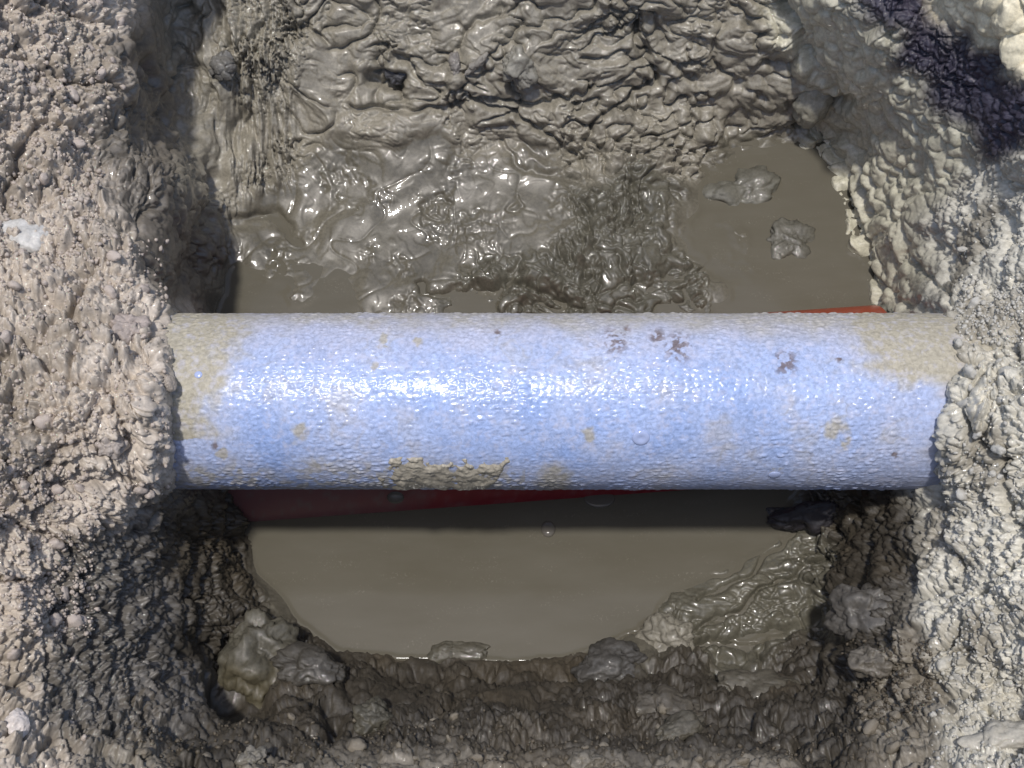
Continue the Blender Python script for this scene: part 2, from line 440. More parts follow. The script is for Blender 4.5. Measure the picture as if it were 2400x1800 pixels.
# drawn features: cracks, hollows (points in the frame, depth, half width)
HC = np.zeros(len(P), F32)
CR = [
    ([(1985, 420), (2005, 520), (2038, 620), (2062, 700)], .009, 9),
    ([(2000, 310), (2018, 400), (2035, 500)], .007, 13),
    ([(1480, 1478), (1545, 1420), (1580, 1362), (1700, 1342), (1770, 1282), (1830, 1242)], .004, 6),
    ([(1640, 1402), (1780, 1332), (1850, 1240)], .005, 6),
    ([(1640, 1470), (1760, 1400), (1900, 1325), (1960, 1270)], .006, 7),
    ([(1600, 1502), (1750, 1492), (1900, 1462), (1935, 1400)], .012, 13),
    ([(1080, 240), (1190, 265), (1290, 320), (1350, 370), (1385, 312), (1412, 270), (1480, 222), (1540, 200)], .009, 7),
    ([(820, 252), (1050, 257), (1120, 246), (1240, 236), (1330, 242), (1400, 205)], .008, 7),
    ([(612, 60), (575, 140), (588, 210), (580, 305)], .010, 10),
    ([(500, 0), (530, 60), (545, 130)], .007, 8),
    ([(660, 70), (720, 62), (760, 90)], .007, 8),
    ([(1700, 60), (1660, 130), (1720, 200), (1800, 240)], .006, 7),
    ([(1180, 10), (1090, 60), (1060, 110)], .006, 7),
    ([(2140, 610), (2190, 660), (2230, 690)], .008, 9),
    ([(700, 1495), (790, 1548), (905, 1556), (960, 1515)], .005, 7),
    ([(1330, 1552), (1420, 1500), (1500, 1480)], .005, 8),
    ([(1834, 8), (1866, 65), (1882, 119), (1920, 163), (1953, 206)], .013, 11),
    ([(1885, 290), (1905, 268), (1950, 238), (1990, 236)], .016, 15),
    ([(1638, 385), (1700, 345), (1800, 318), (1900, 300), (1960, 330), (1982, 420)], .004, 9),
    ([(880, 185), (905, 190), (935, 195)], .016, 17),
    ([(1490, 70), (1500, 100), (1508, 140)], .012, 12),
    ([(310, 0), (340, 120), (370, 200)], .010, 18),
    ([(400, 240), (470, 330), (520, 450), (480, 540), (440, 650), (430, 710)], .012, 24),
    ([(560, 300), (590, 200), (600, 110)], .006, 14),
    ([(985, 662), (1040, 692), (1130, 682), (1200, 652), (1310, 706)], .008, 9),
    ([(1560, 640), (1660, 632), (1740, 660), (1790, 715)], .006, 8),
    ([(778, 1670), (782, 1720)], .02, 20),
    ([(520, 1620), (560, 1640), (600, 1640)], .028, 34),
    ([(900, 1572), (1100, 1590), (1350, 1580), (1560, 1560), (1900, 1570)], .010, 20),
    ([(1500, 1640), (1700, 1660), (1900, 1690)], .012, 18),
    ([(1180, 330), (1230, 390), (1400, 430), (1560, 400), (1640, 300), (1660, 250)], .004, 10),
    ([(1130, 170), (1180, 250), (1210, 330), (1280, 370), (1340, 330)], .005, 10),
    ([(690, 560), (640, 500), (560, 520)], .006, 14),
    ([(1005, 470), (1030, 460), (1060, 480), (1050, 510), (1000, 515), (985, 490), (1005, 470)], .0022, 6),
    ([(1195, 480), (1215, 462), (1225, 485), (1205, 498), (1195, 480)], .002, 5),
    ([(2060, 760), (2100, 700), (2220, 735)], .006, 14),
    ([(2200, 900), (2240, 850)], .006, 10),
]
for pl, dep, wd in CR:
    pl = np.array(pl, float)
    bx = (PX > pl[:, 0].min() - 5 * wd) & (PX < pl[:, 0].max() + 5 * wd) & (PY > pl[:, 1].min() - 5 * wd) & (PY < pl[:, 1].max() + 5 * wd)
    idx = np.where(bx)[0]
    qx = PX[idx] + wv2[idx, 0] * 26 + wv[idx, 0] * 18; qy = PY[idx] + wv2[idx, 1] * 26 + wv[idx, 1] * 18
    d = np.full(len(idx), 1e9)
    for a, b in zip(pl[:-1], pl[1:]):
        ab = b - a
        t = np.clip(((qx - a[0]) * ab[0] + (qy - a[1]) * ab[1]) / (ab @ ab), 0, 1)
        d = np.minimum(d, np.hypot(qx - a[0] - t * ab[0], qy - a[1] - t * ab[1]))
    HC[idx] = np.minimum(HC[idx], -dep * np.exp(-(d / wd) ** 2))

# the relief must not bridge the pipe or choke the water
calm = np.clip(np.abs(Z0.ravel()) / .012, .12, 1) * (PY > 1150) * (PX > 560) * (PX < 1900) * (PY < 1560)
H = np.where((PY > 1150) & (PX > 560) & (PX < 1900) & (PY < 1560), H * np.clip(np.abs(Z0.ravel()) / .012, .25, 1), H)
pack = np.exp(-((PX - 392) / 45) ** 2) + np.exp(-((PX - 2200) / 50) ** 2)
pack *= smooth(690, 740, PY) * smooth(1200, 1150, PY)
H += pack * (fbm(P * 55 + 400, 3) * .010 + .002)
under = (PX > 560) & (PX < 2010) & (PY > 760) & (PY < 1160)
H = np.where(under, H * .3, H)
VW = CAM - P0.reshape(-1, 3); VW /= np.linalg.norm(VW, axis=1)[:, None]
facing = np.clip((N0.reshape(-1, 3) * VW).sum(1), 0, 1)
H = np.where(H > 0, H * np.clip(.08 + 1.15 * facing, .2, 1), H * np.clip(.4 + .8 * facing, .4, 1))
H = H + HC * np.clip(.5 + .6 * facing, .5, 1)
PD = P0.reshape(-1, 3) + N0.reshape(-1, 3) * H[:, None]
PG = PD.reshape(NY, NX, 3)

# soil colours, painted shade included
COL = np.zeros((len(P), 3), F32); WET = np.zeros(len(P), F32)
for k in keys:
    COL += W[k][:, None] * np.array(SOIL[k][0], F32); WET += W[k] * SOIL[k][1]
t1 = fbm(P * 34 + 7, 3); t2 = fbm(P * 9 + 70, 2); t3 = perlin(P * 180 + 20)
COL *= (1 + .22 * t1 + .18 * t2 + .16 * t3)[:, None]
brown = smooth(.02, .38, fbm(P * 17 + 140, 3)) * (W['B'] * .5 + W['K'] * .5 + W['E'] * .35 + W['T'] * .7 + W['D'] * .8)
COL = COL * (1 - brown[:, None] * .7) + np.array([.10, .078, .048], F32) * brown[:, None] * .7
COL = np.clip(COL, .015, .8)

# ------------------------------------------------------------------ object helpers
def tag(o, label=None, cat=None, group=None, kind=None):
    if label: o['label'] = label
    if cat: o['category'] = cat
    if group: o['group'] = group
    if kind: o['kind'] = kind
    return o


def mesh_from(name, verts, faces, mat, col=None, wet=None, smooth_shade=True):
    me = bpy.data.meshes.new(name)
    verts = np.asarray(verts, F32); faces = np.asarray(faces, np.int32)
    k = faces.shape[1]
    me.vertices.add(len(verts)); me.vertices.foreach_set('co', verts.ravel())
    me.loops.add(faces.size); me.loops.foreach_set('vertex_index', faces.ravel())
    me.polygons.add(len(faces))
    me.polygons.foreach_set('loop_start', np.arange(0, faces.size, k, dtype=np.int32))
    me.polygons.foreach_set('use_smooth', np.full(len(faces), smooth_shade))
    if col is not None:
        a = me.color_attributes.new('soil', 'FLOAT_COLOR', 'POINT')
        w = np.ones(len(verts)) if wet is None else wet
        a.data.foreach_set('color', np.c_[col, w].astype(F32).ravel())
    me.update(); me.validate()
    if mat: me.materials.append(mat)
    return me


def link(name, me, parent=None):
    o = bpy.data.objects.new(name, me)
    C.objects.link(o)
    if parent: o.parent = parent
    return o


# ------------------------------------------------------------------ materials
def new_mat(name):
    m = bpy.data.materials.new(name); m.use_nodes = True
    nt = m.node_tree
    for n in list(nt.nodes): nt.nodes.remove(n)
    out = nt.nodes.new('ShaderNodeOutputMaterial'); b = nt.nodes.new('ShaderNodeBsdfPrincipled')
    nt.links.new(b.outputs[0], out.inputs[0])
    return m, nt, b


def N(nt, t, **kw):
    n = nt.nodes.new(t)
    for k, v in kw.items():
        if k in n.inputs: n.inputs[k].default_value = v
        else: setattr(n, k, v)
    return n


def maprange(nt, src, a, b, c, d):
    n = N(nt, 'ShaderNodeMapRange')
    n.inputs[1].default_value = a; n.inputs[2].default_value = b; n.inputs[3].default_value = c; n.inputs[4].default_value = d
    nt.links.new(src, n.inputs[0])
    return n.outputs[0]


def mud_material(name='mud', flat=None, wet=.5, bump=.35, scale=1.0):
    m, nt, b = new_mat(name)
    L = nt.links.new
    tc = N(nt, 'ShaderNodeTexCoord')
    n1 = N(nt, 'ShaderNodeTexNoise', Scale=420 * scale, Detail=5.0, Roughness=.65)
    n2 = N(nt, 'ShaderNodeTexNoise', Scale=1500 * scale, Detail=3.0, Roughness=.6)
    n3 = N(nt, 'ShaderNodeTexNoise', Scale=60 * scale, Detail=4.0, Roughness=.6)
    for n in (n1, n2, n3): L(tc.outputs['Object'], n.inputs['Vector'])
    if flat is None:
        at_ = N(nt, 'ShaderNodeVertexColor', layer_name='soil')
        col, wetv = at_.outputs[0], at_.outputs[1]
    else:
        rgb = N(nt, 'ShaderNodeRGB'); rgb.outputs[0].default_value = (*flat, 1)
        v = N(nt, 'ShaderNodeValue'); v.outputs[0].default_value = wet
        col, wetv = rgb.outputs[0], v.outputs[0]
    f = maprange(nt, n1.outputs[0], .25, .75, .72, 1.28)
    mix = N(nt, 'ShaderNodeVectorMath', operation='SCALE'); L(col, mix.inputs[0]); L(f, mix.inputs['Scale'])
    L(mix.outputs[0], b.inputs['Base Color'])
    # film of water: patchy
    mw = N(nt, 'ShaderNodeMath', operation='MULTIPLY'); L(wetv, mw.inputs[0]); L(maprange(nt, n3.outputs[0], .35, .65, .45, 1.15), mw.inputs[1])
    L(mw.outputs[0], b.inputs['Coat Weight'])
    b.inputs['Coat Roughness'].default_value = .035
    b.inputs['Coat IOR'].default_value = 1.4
    L(maprange(nt, wetv, 0, 1, .72, .42), b.inputs['Roughness'])
    b.inputs['Specular IOR Level'].default_value = .35
    dry = maprange(nt, wetv, .35, 1.0, 1.0, .2)
    def stren(n, v):
        k = N(nt, 'ShaderNodeMath', operation='MULTIPLY'); k.inputs[1].default_value = v; L(dry, k.inputs[0]); L(k.outputs[0], n.inputs['Strength'])
    bp = N(nt, 'ShaderNodeBump', Distance=.0016); stren(bp, bump); L(n1.outputs[0], bp.inputs['Height'])
    bp2 = N(nt, 'ShaderNodeBump', Distance=.0004); stren(bp2, bump * .8); L(n2.outputs[0], bp2.inputs['Height']); L(bp.outputs[0], bp2.inputs['Normal'])
    L(bp2.outputs[0], b.inputs['Normal'])
    bc = N(nt, 'ShaderNodeBump', Distance=.0014); stren(bc, bump * .9); L(n1.outputs[0], bc.inputs['Height'])
    L(bc.outputs[0], b.inputs['Coat Normal'])
    return m


MUD = mud_material()

# ------------------------------------------------------------------ the pit: banks, walls and floor
idx = np.arange(NX * NY).reshape(NY, NX)
Q = np.stack([idx[:-1, :-1], idx[1:, :-1], idx[1:, 1:], idx[:-1, 1:]], -1).reshape(-1, 4)
wz = np.stack([W[k] for k in keys], 1)
lab = wz[Q[:, 0]].argmax(1)
owner = {'B': 'left_bank', 'L': 'left_bank', 'K': 'left_bank', 'A': 'back_wall', 'C': 'right_bank', 'D': 'right_bank', 'H': 'right_bank', 'G': 'dark_clay_seam',
         'E': 'front_bank', 'T': 'front_bank', 'S': 'mud_floor', 'F': 'mud_floor', 'R': 'mud_floor'}
own = np.array([owner[k] for k in keys])[lab]
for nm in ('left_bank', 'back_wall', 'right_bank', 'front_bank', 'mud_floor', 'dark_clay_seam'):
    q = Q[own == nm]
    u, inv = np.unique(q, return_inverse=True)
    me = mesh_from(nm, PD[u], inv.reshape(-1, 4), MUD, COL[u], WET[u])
    tag(link(nm, me), kind='structure')
# the ground runs on beyond the pit
border = np.r_[idx[0, :], idx[1:, -1], idx[-1, -2::-1], idx[-2:0, 0]]
bp_ = PD[border]
ring = [bp_]
bz_ = bp_.copy()
for _ in range(300):
    bz_ = (np.roll(bz_, 1, 0) + np.roll(bz_, -1, 0) + 2 * bz_) / 4
for s in list(np.arange(1.015, 1.6, .015)) + [1.7, 2.0, 3.0, 8, 60, 300]:
    k_ = min(1.0, (s - 1) / .35); e_ = min(1.0, (s - 1) / .05)
    r = bp_ * (1 - e_) + bz_ * e_; r[:, :2] *= s; h_ = max(0.0, 1 - max(0, s - 1.35) / .25) if s < 1.6 else 0.0
    r[:, 2] = r[:, 2] * (1 - k_) + .33 * k_
    if h_ > 0:
        q_ = np.c_[r[:, 0], r[:, 1], np.zeros(len(r))]
        r[:, 2] += h_ * (fbm(q_ * 9 + 3, 3) * .012 + pebbles(q_ * 24) * .010 - .006)
    ring.append(r)
nb = len(border); rv = np.concatenate(ring); rf = []
for k in range(len(ring) - 1):
    i = np.arange(nb); j = (i + 1) % nb
    rf.append(np.stack([k * nb + i, (k + 1) * nb + i, (k + 1) * nb + j, k * nb + j], 1))
tag(link('ground', mesh_from('ground', rv, np.concatenate(rf), MUD, np.tile([[.36, .32, .265]], (len(rv), 1)), np.full(len(rv), .25))), kind='structure')

# ------------------------------------------------------------------ water
mw_, nt, b = new_mat('murky_water')
tc = N(nt, 'ShaderNodeTexCoord')
nw = N(nt, 'ShaderNodeTexNoise', Scale=9.0, Detail=6.0, Roughness=.6)
mpw = N(nt, 'ShaderNodeMapping'); mpw.inputs['Scale'].default_value = (1, 3.2, 1)
nt.links.new(tc.outputs['Object'], mpw.inputs[0]); nt.links.new(mpw.outputs[0], nw.inputs['Vector'])
cr = N(nt, 'ShaderNodeValToRGB')
cr.color_ramp.elements[0].position = .3; cr.color_ramp.elements[0].color = (.095, .086, .064, 1)
cr.color_ramp.elements[1].position = .7; cr.color_ramp.elements[1].color = (.113, .104, .082, 1)
nt.links.new(nw.outputs[0], cr.inputs[0])
sc1 = N(nt, 'ShaderNodeTexNoise', Scale=520.0, Detail=3.0, Roughness=.7); sc2 = N(nt, 'ShaderNodeTexNoise', Scale=26.0, Detail=3.0, Roughness=.6)
nt.links.new(tc.outputs['Object'], sc1.inputs['Vector']); nt.links.new(mpw.outputs[0], sc2.inputs['Vector'])
scm = N(nt, 'ShaderNodeMath', operation='MULTIPLY')
nt.links.new(maprange(nt, sc1.outputs[0], .56, .70, 0, .6), scm.inputs[0]); nt.links.new(maprange(nt, sc2.outputs[0], .52, .68, 0, 1), scm.inputs[1])
scx = N(nt, 'ShaderNodeMix', data_type='RGBA'); scx.inputs[7].default_value = (.21, .195, .165, 1)
nt.links.new(scm.outputs[0], scx.inputs[0]); nt.links.new(cr.outputs[0], scx.inputs[6]); nt.links.new(scx.outputs[2], b.inputs['Base Color'])
b.inputs['Roughness'].default_value = .12; b.inputs['IOR'].default_value = 1.33
nw2 = N(nt, 'ShaderNodeTexNoise', Scale=22.0, Detail=2.0); nt.links.new(tc.outputs['Object'], nw2.inputs['Vector'])
bw = N(nt, 'ShaderNodeBump', Strength=.1, Distance=.0012); nt.links.new(nw2.outputs[0], bw.inputs['Height']); nt.links.new(bw.outputs[0], b.inputs['Normal'])
sx = np.where((AX > 430) & (AX < 2110))[0][::2]; sy = np.where((AY > 290) & (AY < 1610))[0][::2]
ZT = PG[np.ix_(sy, sx)][..., 2]
ZT = blur(ZT, 1)
wz_ = .0009 * np.exp(-np.clip(-ZT, 0, 1) / .0006)
wz_ = np.where(ZT > .004, -.002, wz_)
wp = at(*np.meshgrid(AX[sx], AY[sy]), wz_)
wi = np.arange(len(sx) * len(sy)).reshape(len(sy), len(sx))
wq = np.stack([wi[:-1, :-1], wi[1:, :-1], wi[1:, 1:], wi[:-1, 1:]], -1).reshape(-1, 4)
wq = wq[(ZT.ravel()[wq] < .012).any(1)]
u, inv = np.unique(wq, return_inverse=True)
tag(link('water', mesh_from('water', wp.reshape(-1, 3)[u], inv.reshape(-1, 4), mw_)), kind='structure')


# ------------------------------------------------------------------ pipes
def tube(xs, an, r, centre_fn, relief=None):
    gx, ga = np.meshgrid(xs, an, indexing='ij')
    rr = np.full(gx.shape, r) if relief is None else r + relief(gx, ga)
    cy, cz = centre_fn(gx)
    v = np.stack([gx, cy + rr * np.sin(ga), cz + rr * np.cos(ga)], -1).reshape(-1, 3)
    i = np.arange(gx.size).reshape(gx.shape); j = np.roll(i, -1, 1)
    f = np.stack([i[:-1], j[:-1], j[1:], i[1:]], -1).reshape(-1, 4)
    return v, f, gx.ravel(), ga.ravel()


PR, PZ = .055, .132


def pipe_px(X, A):
    """where a point of the pipe shows in a 2400 px frame, for laying out its stains"""
    y = PR * np.sin(A); z = PZ + PR * np.cos(A)
    dy, dz = y - CAM[1], z - CAM[2]
    fw = dy * ST - dz * CT; up = dy * CT + dz * ST
    return 1200 + X / fw * FPX, 900 - up / fw * FPX


def bumpy(gx, ga):
    p = np.stack([gx.ravel(), PR * np.sin(ga.ravel()), PR * np.cos(ga.ravel())], 1)
    n0 = perlin(p * 60)
    q = np.stack([gx.ravel() / .0052, PR * ga.ravel() / .0031, n0 * .6], 1) + perlin(p * 120)[:, None] * np.array([.35, .25, 0])
    f1, f2, _, h = worley(q, .62)
    row = np.clip(f2 - f1, 0, .6) * (.6 + .8 * RND[h, 4])
    soft = .35 + .65 * smooth(-.25, .2, perlin(p * 22 + 7))
    return (row * .00115 * soft + fbm(p * 330, 2) * .00016 + n0 * .0003).reshape(gx.shape)


v, f, px_x, px_a = tube(np.r_[np.linspace(-.5, -.225, 30), np.linspace(-.223, .24, 760), np.linspace(.242, .5, 30)],
                        np.radians(np.r_[np.linspace(-116, 68, 330), np.linspace(72, 240, 40)]), PR, lambda x: (x * 0, x * 0 + PZ), bumpy)
ppx, ppy = pipe_px(px_x, px_a)
vp = v.astype(F32)
nA = fbm(vp * 40 + 3, 3); nB = fbm(vp * 150 + 9, 3); nC = fbm(vp * 18 + 30, 2)
film = np.zeros(len(v))
# mud film at the ends and along the upper edge
edgeL = 560 - np.clip((ppy - 800), 0, 400) * .45 + nA * 60 + nB * 55
film = np.maximum(film, smooth(60, -50, ppx - edgeL) * (ppy < 1020 + nA * 40) )
film = np.maximum(film, smooth(-70, 60, ppx - (1960 + (ppy - 740) * .5) + nA * 70 + nB * 60) * smooth(30, -30, ppy - 880 - nA * 30 - nB * 25 - (ppx - 2000) * .12))
film = np.maximum(film, smooth(50, -15, ppy - 742 - np.clip(ppx - 1200, 0, 900) * .035 - nA * 40) * .75)
film = np.maximum(film, smooth(.2, .6, nA + nC * .5) * .3)
ang = np.cos(px_a)
film = np.maximum(film, smooth(-20, 40, ppy - 1085 + nA * 60) * smooth(0.0, .3, nB + .18) * (ppx < 1230) * .7)
for cx_, cy_, r_ in ((1380, 1020, 24), (900, 800, 16), (985, 800, 12), (1960, 1000, 34), (1975, 1040, 20), (1300, 1130, 60), (1815, 1105, 14), (880, 855, 14), (520, 1065, 18), (700, 1010, 30)):
    d = np.hypot(ppx - cx_, (ppy - cy_)) + nB * 22
    film = np.maximum(film, smooth(r_, r_ * .35, d) * .85)
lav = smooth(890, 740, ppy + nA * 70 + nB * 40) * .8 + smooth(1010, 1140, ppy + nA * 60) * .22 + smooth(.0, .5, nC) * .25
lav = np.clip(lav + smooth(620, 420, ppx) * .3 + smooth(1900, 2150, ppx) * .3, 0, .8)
veins = smooth(.72, .97, 1 - np.abs(fbm(vp * 70 + 55, 2)) * 2.2) * smooth(-.1, .3, nC + nA)
rust = np.zeros(len(v))
for cx_, cy_, r_ in ((1590, 815, 55), (1840, 850, 48), (1968, 840, 16), (1165, 780, 14), (1540, 790, 30), (1470, 772, 14), (1440, 800, 50), (2095, 1065, 18), (505, 1045, 14), (490, 1042, 12)):
    d = np.hypot(ppx - cx_, ppy - cy_)
    rust = np.maximum(rust, smooth(r_, r_ * .2, d) * smooth(.02, .16, fbm(vp * 290 + 5, 2) * .7 + nB * .6 - .08 + .30 * np.exp(-(d / r_ * 1.8) ** 2)))
film = np.clip(film, 0, 1); rust = np.clip(rust, 0, 1)
base = np.tile(np.array([[.34, .42, .64]]), (len(v), 1))
base = base * (1 + .25 * nC[:, None]) + np.array([.06, .03, -.04]) * np.clip(nA + nC, -1, 1)[:, None]
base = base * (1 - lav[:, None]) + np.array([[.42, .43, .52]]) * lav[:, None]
base = base * (1 - .35 * veins[:, None]) + np.array([[.35, .33, .32]]) * .35 * veins[:, None]
colp = base * (1 - film[:, None]) + np.array([[.36, .33, .26]]) * film[:, None]
colp = colp * (1 - rust[:, None] * .8) + np.array([[.12, .075, .05]]) * rust[:, None] * .8
colp = np.clip(colp, .02, .9)

mp_, nt, b = new_mat('pipe_plastic')
L = nt.links.new
tc = N(nt, 'ShaderNodeTexCoord')
ac = N(nt, 'ShaderNodeVertexColor', layer_name='soil')
n1 = N(nt, 'ShaderNodeTexNoise', Scale=430.0, Detail=3.0, Roughness=.55, Distortion=.6)
n2 = N(nt, 'ShaderNodeTexNoise', Scale=190.0, Detail=4.0, Roughness=.6)
vv = N(nt, 'ShaderNodeTexVoronoi', Scale=300.0); vv.feature = 'SMOOTH_F1'
for n in (n1, n2, vv): L(tc.outputs['Object'], n.inputs['Vector'])
mul = N(nt, 'ShaderNodeVectorMath', operation='SCALE'); L(ac.outputs[0], mul.inputs[0]); L(maprange(nt, n1.outputs[0], .32, .68, .78, 1.18), mul.inputs['Scale'])
tint = N(nt, 'ShaderNodeMix', data_type='RGBA'); tint.inputs[7].default_value = (.5, .5, .6, 1)
L(maprange(nt, n2.outputs[0], .5, .72, 0, .55), tint.inputs[0]); L(mul.outputs[0], tint.inputs[6])
L(tint.outputs[2], b.inputs['Base Color'])
L(ac.outputs[1], b.inputs['Roughness'])
b.inputs['Specular IOR Level'].default_value = .3
bp = N(nt, 'ShaderNodeBump', Strength=.16, Distance=.0012); L(n1.outputs[0], bp.inputs['Height'])
bp2 = N(nt, 'ShaderNodeBump', Strength=.1, Distance=.0010); L(vv.outputs[0], bp2.inputs['Height']); L(bp.outputs[0], bp2.inputs['Normal'])
L(bp2.outputs[0], b.inputs['Normal'])
pipe = link('pipe', mesh_from('pipe', v, f, mp_, colp, np.clip(.20 + .4 * film + .3 * smooth(1040, 1130, ppy) + .3 * smooth(800, 740, ppy), .2, .7)))
tag(pipe, 'thick pale blue pipe crossing the pit above the puddle', 'pipe')

# red drain pipe, half sunk, lying askew below
RR, RZ, RSL = .075, -.025, .077
v, f, rx, ra = tube(np.linspace(-.5, .283, 420), np.linspace(0, 2 * math.pi, 120, endpoint=False), RR, lambda x: (.0715 + (x - .295) * RSL, x * 0 + RZ))
vp = v.astype(F32)
nA = fbm(vp * 45 + 8, 3); nB = fbm(vp * 160 + 2, 2)
film = smooth(-.02, -.12, rx - nA * .05) * .6 + smooth(.1, .4, nB) * .25 + smooth(.16, .13, rx) * smooth(0, .08, rx) * 0
aw = np.where(ra > math.pi, ra - 2 * math.pi, ra)
film = np.maximum(film, smooth(-.55, -.3, aw) * smooth(.75, .5, aw) * smooth(.0, .1, rx) * .9)  # muddy band added on the unseen top to cut red bounce light
film = np.clip(film, 0, 1)
orange = smooth(.1, .24, rx)[:, None]
colr = (np.array([[.2, .02, .028]]) * (1 - orange) + np.array([[.28, .045, .017]]) * orange) * (1 + .2 * nB[:, None])  # maroon paints the shaded front, orange the sunlit end
colr = colr * (1 - film[:, None]) + np.array([[.16, .12, .115]]) * film[:, None]
mr_, nt, b = new_mat('orange_pipe_plastic')
ac = N(nt, 'ShaderNodeVertexColor', layer_name='soil'); nt.links.new(ac.outputs[0], b.inputs['Base Color'])
b.inputs['Roughness'].default_value = .35
tag(link('drain_pipe', mesh_from('drain_pipe', v, f, mr_, np.clip(colr, .01, .9))), 'orange red pipe lying half sunk in the puddle beneath the blue pipe', 'drain pipe')


# ------------------------------------------------------------------ clods, stones, bubbles
def ico(sub):
    bm = bmesh.new(); bmesh.ops.create_icosphere(bm, subdivisions=sub, radius=1.0)
    bm.verts.ensure_lookup_table()
    v = np.array([x.co[:] for x in bm.verts]); f = np.array([[x.index for x in q.verts] for q in bm.faces]); bm.free()
    return v, f


ICO = {s: ico(s) for s in (1, 2, 3, 5)}


def surface(px, py):
    i = int(np.clip(np.searchsorted(AX, px), 1, NX - 2)); j = int(np.clip(np.searchsorted(AY, py), 1, NY - 2))
    return Vector(PG[j, i]), Vector(N0[j, i])


def scale_px(p):
    d = np.array(p) - CAM
    return (d[1] * ST - d[2] * CT) / FPX      # metres per frame pixel at that depth


def clod_mesh(name, mat, seed, size, kind='crumb', sub=5, col=None, stain=None):
    v, f = ICO[sub]
    s = np.array(size)
    p = (v * s).astype(F32)
    o = seed * 3.7
    r = max(size)
    if kind == 'crumb':
        h = crumbs(p / r * 2.2 + o, .9) * .16 + crumbs(p / r * 5 + o, .9) * .08 + pebbles(p / r * 10 + o) * .05 + fbm(p / r * 1.1 + o, 2) * .3
    elif kind == 'smooth':
        h = fbm(p / r * 1.2 + o, 2) * .35 + (billow(p / r * 2.5 + o, 2) - .2) * .22 + perlin(p / r * 9 + o) * .02
    elif kind == 'lump':
        q = p / r
        ww = np.stack([perlin(q * 2 + o), perlin(q * 2 + o + 9), perlin(q * 2 + o + 19)], 1)
        h = fbm(q * 1.3 + o, 2) * .45 + ledges(fbm((q + ww * .3) * 1.6 + o, 2), 4) * .35 + crease((q + ww * .35) * 2.2 + o, .05) * .16 + crease((q + ww * .3) * 5 + o, .08) * .06 + crumbs(q * 7 + o, .9) * .035
    elif kind == 'angular':
        h = crumbs(p / r * 1.3 + o, 1.2, .12) * .25 + crumbs(p / r * 4 + o, .8) * .05
    else:
        h = fbm(p / r * 1.0 + o, 2) * .25 + fbm(p / r * 6 + o, 2) * .04
    n = v / np.linalg.norm(v * 1, axis=1)[:, None]
    p = p * (1 + (h - h.mean())[:, None])
    c = None
    if col is not None:
        c = np.tile([col], (len(p), 1)) * (1 + .3 * fbm(p.astype(F32) / r * 3 + o, 3))[:, None]
        if stain is not None:
            t = smooth(.1, -.5, v[:, 1] + fbm(p.astype(F32) / r * 2, 2) * .5) * .7
            c = c * (1 - t[:, None]) + np.array([stain]) * t[:, None]
        c = np.clip(c, .01, .85)
    return mesh_from(name, p, f, mat, c, np.full(len(p), .55) if col is not None else None)


